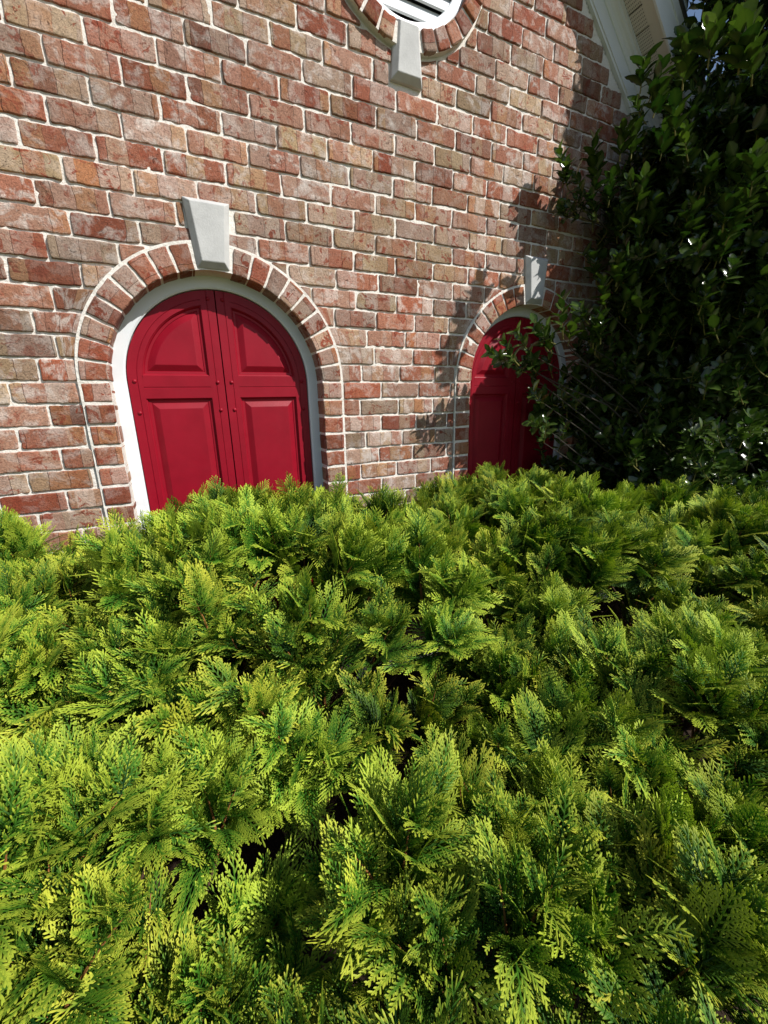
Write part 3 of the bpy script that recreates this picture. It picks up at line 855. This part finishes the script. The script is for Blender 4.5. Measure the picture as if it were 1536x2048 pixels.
PLUMES = [plume(100 + i, i % 4 == 2, (.24, .28, .31, .21)[i % 4]) for i in range(12)]

#          name-label, x, y, top, rx, ry
SHRUBS = [
    ('mounded golden green evergreen shrub rising against the sunlit red arched door', .20, -.62, 1.25, .52, .52),
    ('wide evergreen shrub below the shaded red door and the holly twigs', 1.22, -.62, 1.17, .62, .52),
    ('low evergreen shrub against the brick wall left of the sunlit door', -.62, -.55, 1.13, .50, .55),
    ('evergreen shrub nearest the camera at the lower left of the photo', -.36, -1.36, .98, .46, .45),
    ('evergreen shrub with long drooping fronds at the bottom centre of the photo', .32, -1.56, .94, .42, .38),
    ('evergreen shrub at the lower right, in front of the wide one under the shaded door', .98, -1.42, .97, .46, .46),
    ('evergreen shrub in front of the dark foot of the holly tree', 2.02, -.95, 1.08, .62, .55),
]
def top_at(i, x, y):
    _, cx, cy, zt, rx, ry = SHRUBS[i]
    d2 = ((x - cx) / rx) ** 2 + ((y - cy) / ry) ** 2
    return zt - .10 * d2 - .13 * d2 * d2 * .5
rs = np.random.default_rng(2024)
cand = []
sp = .090
for i, x in enumerate(np.arange(-1.35, 2.95, sp)):
    for y in np.arange(-2.05, -.02, sp):
        px, py = x + rs.uniform(-.45, .45) * sp, y + rs.uniform(-.45, .45) * sp
        hs_ = [top_at(k, px, py) for k in range(len(SHRUBS))]
        k = int(np.argmax(hs_)); h = hs_[k]
        h += .085 * vnoise(np.array([px * 4.6, py * 4.6, .3]), 41) + .055 * vnoise(np.array([px * 11, py * 11, .7]), 42)
        if h < .60: continue
        if vnoise(np.array([px * 4.1, py * 4.1, 5.3]), 43) < -.62: continue      # openings down into the dark
        cand.append((k, px, py, h))
by = {}
for c in cand: by.setdefault(c[0], []).append(c)
for k, (lab, cx, cy, zt, rx, ry) in enumerate(SHRUBS):
    root = empty('evergreen_shrub', (cx, cy, 0)); tag(root, lab, 'shrub', 'clipped evergreen shrubs in front of the brick wall')
    lst = by.get(k, [])
    rs.shuffle(lst)
    lst = lst[:100]
    stems = []
    for (_, px, py, h) in lst:
        me, L = PLUMES[int(rs.integers(len(PLUMES)))]
        o = bpy.data.objects.new('leafy_branch', me)
        outx, outy = (px - cx) / rx, (py - cy) / ry
        d = np.array([outx * .32 + rs.normal(0, .22), outy * .32 + rs.normal(0, .22), 1.0]); d /= np.linalg.norm(d)
        sc = rs.uniform(.85, 1.12) * (.84 if py < -1.25 else 1.0)
        base = np.array([px, py, h]) - d * L * sc * 1.0
        f = frame_from(d, np.array([math.cos(rs.uniform(0, 6.28)), math.sin(rs.uniform(0, 6.28)), .1]))
        R_ = np.stack([f[1], f[2], f[0]], 1)
        mw = Matrix([[*(R_[r] * sc), base[r] - (cx, cy, 0)[r]] for r in range(3)] + [[0, 0, 0, 1]])
        link(o, root); o.matrix_local = mw
        stems.append(base - np.array([cx, cy, 0]))
    VV, QQ, nv = [], [], 0
    for b in stems:
        st = np.array([b[0] * .18, b[1] * .18, 0]); n = 7
        s = np.linspace(0, 1, n)[:, None]
        pts = st + (b - st) * s + np.array([b[0], b[1], 0]) * .5 * (s * (1 - s)) * -1 + rs.normal(0, .008, (n, 3)) * (s * (1 - s) * 4)
        V, Q = tube(pts, .009 * (1 - s[:, 0]) + .0028, 5); VV.append(V); QQ.append(Q + nv); nv += len(V)
    if VV:
        me = np_mesh('stems', np.concatenate(VV), np.concatenate(QQ)); me.materials.append(M_STEM)
        link(bpy.data.objects.new('stems', me), root)
    print('shrub', k, len(by.get(k, [])))

# ---------------------------------------------------------------- holly tree
HX, HY = 3.42, -.60
holly = empty('holly_tree', (HX, HY, 0))
tag(holly, 'dark glossy leaved holly tree at the house corner, its twigs crossing the shaded red door', 'tree')
hr = np.random.default_rng(99)
def leaf_shape():
    """unit holly leaf along +x, width about .42, few small spines"""
    n = 8
    t = np.linspace(0, 1, n)
    hw = .275 * np.sin(np.pi * t ** .92) ** .75 + .004
    hw[-1] = .004
    sp_ = np.array([0, 0, .012, -.008, .026, -.010, .020, 0]); hw = hw + sp_
    rows = []
    for i in range(n):
        for s in (-1, 0, 1):
            y = hw[i] * s
            z = .30 * abs(y) * (1.1 - .3 * t[i]) - .16 * t[i] ** 2 + .06 * t[i]
            if abs(s) == 1: z += .012 * (1 if i % 2 else -1)
            rows.append((t[i], y, z))
    q = []
    for i in range(n - 1):
        for j in range(2): q.append((i * 3 + j, (i + 1) * 3 + j, (i + 1) * 3 + j + 1, i * 3 + j + 1))
    return np.array(rows), np.array(q), np.tile([0, 1, 0], n)
LV, LQ, LRIB = leaf_shape()
LVs, LQs, LCs, TV, TQ = [], [], [], [], []
cnt = {'l': 0, 't': 0}
def add_leaf(p, d, up, size, young):
    f = frame_from(d, up)
    V = (LV * np.array([size, size * hr.uniform(.85, 1.15), size * hr.uniform(.6, 1.3)])) @ f + p
    LVs.append(V); LQs.append(LQ + cnt['l']); cnt['l'] += len(V)
    r = hr.uniform(0, 1)
    LCs.append(np.stack([np.full(len(V), r), LRIB, np.full(len(V), young), np.ones(len(V))], -1))
def twig(tipp, d, length, nl, size=.062, young=0.0):
    d = d / np.linalg.norm(d)
    base = tipp - d * length + np.array([0, 0, -.03]) * hr.uniform(0, 1)
    n = 6; s = np.linspace(0, 1, n)[:, None]
    pts = base + (tipp - base) * s + np.array([0, 0, -.10 * length]) * (s * (1 - s) * 4)
    V, Q = tube(pts, .0022 * (1 - s[:, 0]) + .0011, 5); TV.append(V); TQ.append(Q + cnt['t']); cnt['t'] += len(V)
    ph = hr.uniform(0, 6.28)
    for i in range(nl):
        u = .18 + .82 * (i + .5) / nl
        p = np.array([np.interp(u, s[:, 0], pts[:, c]) for c in range(3)])
        a = ph + i * 2.39996
        f = frame_from(d, np.array([.2, .1, 1.0]))
        rad = math.cos(a) * f[1] + math.sin(a) * f[2]
        op = math.radians(hr.normal(76 - 38 * u, 11))
        ld = d * math.cos(op) + rad * math.sin(op) + np.array([0, 0, .22])
        up = d * .8 - rad * .6 + np.array([0, 0, .5])
        add_leaf(p, ld / np.linalg.norm(ld), up, size * hr.uniform(.72, 1.18) * (1 - .25 * (u > .9)), np.clip(young + hr.normal(0, .15) + .25 * (u - .6), 0, 1))
    return base
limbs = []
bases = []
# twigs that stand clear of the crown, each at its own place in space
FREE = [  # x, y, z, direction, leaves, size
    (1.81, -0.14, 2.71, (-0.6, -0.1, 0.8), 12, 0.062), (1.97, -0.20, 2.76, (-0.2, -0.1, 1), 13, 0.064), (2.10, -0.25, 2.81, (0, 0, 1), 13, 0.066),
    (2.27, -0.35, 2.78, (0.1, 0, 1), 13, 0.068), (1.90, -0.16, 2.62, (-0.8, -0.1, 0.3), 11, 0.060), (2.06, -0.25, 2.60, (-0.2, -0.2, 0.9), 12, 0.062),
    (2.16, -0.35, 2.58, (0.1, -0.1, 1), 12, 0.064), (1.98, -0.20, 2.53, (-0.6, -0.1, 0.5), 12, 0.060), (1.87, -0.14, 2.51, (-0.8, -0.1, 0.2), 11, 0.058),
    (2.11, -0.30, 2.45, (-0.3, -0.2, 0.8), 12, 0.062), (2.19, -0.40, 2.46, (0, -0.2, 1), 12, 0.064), (2.06, -0.35, 3.00, (-0.1, -0.1, 1), 12, 0.066),
    (2.12, -0.40, 2.88, (0.1, -0.1, 1), 12, 0.064), (2.16, -0.25, 2.93, (-0.8, 0, 0.4), 12, 0.058), (1.96, -0.60, 2.87, (-0.1, 0, 1), 13, 0.070),
    (1.95, -0.70, 2.88, (0, 0, 1), 13, 0.070), (2.09, -0.50, 2.76, (-0.3, 0, 1), 12, 0.066), (1.99, -0.40, 2.19, (-0.05, -0.1, 1), 18, 0.066),
    (2.07, -0.42, 2.10, (0.3, -0.1, 1), 14, 0.064), (1.93, -0.36, 2.10, (-0.4, 0, 0.9), 14, 0.064), (1.67, -0.36, 2.01, (-0.3, -0.1, 1), 13, 0.062),
    (1.86, -0.30, 2.00, (0.2, -0.1, 1), 13, 0.062), (1.56, -0.31, 1.91, (-0.6, -0.1, 0.6), 12, 0.060), (1.47, -0.29, 1.86, (-0.7, -0.1, 0.4), 12, 0.060),
    (1.33, -0.27, 1.77, (-1, -0.1, 0.12), 12, 0.058), (1.44, -0.29, 1.74, (-0.8, -0.2, 0.2), 11, 0.056), (1.52, -0.33, 1.75, (-0.6, -0.3, 0.4), 12, 0.060),
    (1.91, -0.36, 1.92, (-0.3, -0.2, 0.8), 13, 0.062), (2.18, -0.45, 2.01, (0.1, -0.2, 1), 13, 0.064), (2.27, -0.50, 1.96, (0.2, -0.2, 1), 13, 0.066),
    (1.60, -0.29, 1.44, (-0.9, -0.2, 0.15), 11, 0.058), (1.67, -0.33, 1.46, (-0.3, -0.3, 0.5), 11, 0.058), (1.89, -0.26, 1.40, (-0.2, -0.3, 0.6), 11, 0.058),
    (1.58, -0.31, 1.59, (-0.6, -0.2, 0.3), 10, 0.056), (1.80, -0.28, 1.64, (-0.4, -0.2, 0.5), 12, 0.060), (2.04, -0.80, 2.30, (-0.4, -0.2, 0.9), 15, 0.072),
    (2.19, -0.80, 2.33, (0.1, -0.2, 1), 14, 0.072), (2.15, -0.65, 2.19, (-0.9, -0.2, 0.2), 11, 0.068), (2.25, -0.70, 2.23, (-0.3, -0.3, 0.8), 13, 0.070),
    (2.09, -0.85, 2.43, (-0.2, -0.1, 1), 14, 0.074), (1.96, -0.80, 2.79, (-0.1, 0, 1), 14, 0.074), (2.23, -0.60, 2.53, (-0.3, -0.2, 0.8), 12, 0.066),
    (2.37, -0.50, 1.92, (-0.2, -0.3, 0.8), 12, 0.064), (2.20, -0.70, 2.04, (-0.2, -0.3, 0.8), 12, 0.066),
]
for (x, y, z, d, nl, sz) in FREE:
    b = twig(np.array([x, y, z]), np.array(d, float), (hr.uniform(.13, .19) if x < 1.95 else hr.uniform(.10, .13)), nl, sz * 1.12, hr.uniform(.05, .5) * (1 if x < 1.95 else .6))
    if x < 1.95: bases.append(b)
    for _ in range(0 if z < 1.62 and x < 1.95 else 1):
        dd = np.array(d, float) + hr.normal(0, .35, 3); pp = np.array([x + hr.uniform(.01, .09), min(y + hr.normal(0, .05), -.08), z + hr.normal(-.02, .05)])
        twig(pp, dd, hr.uniform(.10, .15), nl, sz * 1.05, hr.uniform(.0, .35))
# crown: many leafy twigs through an uneven volume
def crown_r(z, a):
    prof = np.interp(z, [.15, .6, 1.2, 2.0, 2.8, 3.6, 4.6, 5.4], [.9, 1.35, 1.6, 1.65, 1.5, 1.3, .8, .1])
    return prof * (1 + .16 * vnoise(np.array([math.cos(a) * 1.6, math.sin(a) * 1.6, z * 1.5]), 77))
tries = 0; made = 0
def blocked(x, y, z):
    if y + (z - 1.15) / 1.25 < -.34 and (z > 1.45 or y < -.75 or x < 2.2): return True             # keeps the shrubs in front in the sun
    wob = .10 * float(vnoise(np.array([x * 5.0, y * 5.0, z * 5.0]), 71))
    if x + wob > 1.47 * (y + 1.889): return False
    return z + wob > 2.84 + .528 * (x - 2.28) - .084 * (y + .15)         # stays below the eave
def lim(zs, y=0.0, z=0.0):
    return float(np.interp(zs, [.9, 1.45, 1.62, 1.75, 1.95, 2.3], [1.74, 1.72, 1.66, 1.74, 1.85, 2.03]) + .11 * vnoise(np.array([y * 5.0, z * 5.5, .4]), 72) + .05 * vnoise(np.array([y * 14.0, z * 14.0, .4]), 73))
# branches spreading along the wall face
while made < 3000:
    x, y, z = hr.uniform(1.72, 4.2), -hr.uniform(.07, .80), hr.uniform(.55, 3.1)
    if x + .85 * y < lim(z + 1.25 * y, y, z): continue
    if blocked(x, y, z): continue
    if vnoise(np.array([x * 4.2, y * 4.2, z * 4.2]), 63) < -.35: continue
    out = np.array([-.55, -.35, .65]) + hr.normal(0, .4, 3)
    b = twig(np.array([x, y, z]), out, hr.uniform(.12, .20), int(hr.integers(9, 14)), hr.uniform(.060, .080), hr.uniform(0, .3)); made += 1
    if hr.uniform() < .02: bases.append(b)
# unseen bulge of twigs, added on the sunny side to shade the visible crown
nb_ = 0
while nb_ < 1500:
    x, y, z = hr.uniform(2.7, 4.4), hr.uniform(-1.75, -.5), hr.uniform(1.7, 4.6)
    if math.atan2(x, y + 1.889) < math.radians(69.5) or y + (z - 1.15) / 1.25 < -.30: continue
    if math.hypot(x - 3.6, y + 1.0) > 1.0 or x + .85 * y < 2.08: continue
    out = np.array([x - 3.6, y + 1.0, .6]) + hr.normal(0, .4, 3)
    twig(np.array([x, y, z]), out, hr.uniform(.12, .20), 12, hr.uniform(.06, .074), .1); nb_ += 1
nb_ = 0
while nb_ < 900:                                   # the low skirt of the crown beside and behind the house corner
    x, y, z = hr.uniform(3.36, 5.0), hr.uniform(-.40, .7), hr.uniform(.3, 2.6)
    twig(np.array([x, y, z]), np.array([-.5, -.5, .6]) + hr.normal(0, .4, 3), hr.uniform(.12, .20), 12, hr.uniform(.07, .088), 0.0); nb_ += 1
nb_ = 0
while nb_ < 700:                                   # the top of the crown, above and beside the eave end
    x, y, z = hr.uniform(2.1, 3.9), hr.uniform(-.95, -.10), hr.uniform(2.6, 4.5)
    if blocked(x, y, z) or x + .85 * y < lim(z + 1.25 * y, y, z): continue
    twig(np.array([x, y, z]), np.array([-.3, -.3, .8]) + hr.normal(0, .4, 3), hr.uniform(.12, .20), 12, hr.uniform(.058, .074), hr.uniform(0, .3)); nb_ += 1
while made < 6500 and tries < 120000:
    tries += 1
    z = hr.uniform(.2, 5.2); a = hr.uniform(0, 2 * math.pi)
    R_ = crown_r(z, a); rr = R_ * hr.uniform(.12, 1.0) ** .55
    x, y = HX + math.cos(a) * rr, HY + math.sin(a) * rr
    if y > -.09 and x < XR * U + .05: continue
    if y > .9 or x > 4.6: continue
    zs = z + 1.25 * min(y, 0)                        # the crown is thin towards the door side
    if x + .85 * min(y, 0) < lim(zs, y, z) or blocked(x, y, z): continue
    if hr.uniform() < .35 and vnoise(np.array([x * 3.2, y * 3.2, z * 3.2]), 61) < -.15: continue
    out = np.array([math.cos(a), math.sin(a), .75]) + hr.normal(0, .35, 3)
    young = hr.uniform(.05, .4) * (rr / R_ > .8)
    b = twig(np.array([x, y, z]), out, hr.uniform(.12, .22), int(hr.integers(8, 14)), hr.uniform(.064, .084), young)
    made += 1
    if hr.uniform() < .07: bases.append(b)
me = np_mesh('holly_foliage', np.concatenate(LVs) - np.array([HX, HY, 0]), np.concatenate(LQs)); me.materials.append(M_HOLLY)
a_ = me.attributes.new('leaf', 'FLOAT_COLOR', 'POINT'); a_.data.foreach_set('color', np.concatenate(LCs).astype(np.float32).ravel())
me.polygons.foreach_set('use_smooth', np.ones(len(me.polygons), bool))
me.name = 'foliage'; link(bpy.data.objects.new('foliage', me), holly)
me = np_mesh('twigs', np.concatenate(TV) - np.array([HX, HY, 0]), np.concatenate(TQ)); me.materials.append(M_HTWIG); tw_o = link(bpy.data.objects.new('twigs', me), holly)
# trunk and limbs reaching the twig bases
VV, QQ, nv = [], [], 0
s = np.linspace(0, 1, 14)
pts = np.stack([.05 * np.sin(s * 5), .04 * np.cos(s * 4), 4.6 * s], -1)
V, Q = tube(pts, .075 * (1 - s) ** .8 + .008, 10); VV.append(V); QQ.append(Q); nv += len(V)
for b in bases:
    b = b - np.array([HX, HY, 0]); hd = math.hypot(b[0], b[1])
    z0_ = max(.15, b[2] - hd * hr.uniform(.35, .8)); st = np.array([.05 * math.sin(z0_ / 4.6 * 5), .04 * math.cos(z0_ / 4.6 * 4), z0_])
    n = 8; s = np.linspace(0, 1, n)[:, None]
    pp = st + (b - st) * s + np.array([0, 0, .10 * hd]) * (s * (1 - s)) + hr.normal(0, .02, (n, 3)) * (s * (1 - s) * 4)
    V, Q = tube(pp, .010 * min(1, hd) * (1 - s[:, 0]) + .0018, 5); VV.append(V); QQ.append(Q + nv); nv += len(V)
me = np_mesh('trunk', np.concatenate(VV), np.concatenate(QQ)); me.materials.append(M_HBARK); link(bpy.data.objects.new('trunk', me), holly)
print('holly twigs', made, 'leaves', len(LVs))
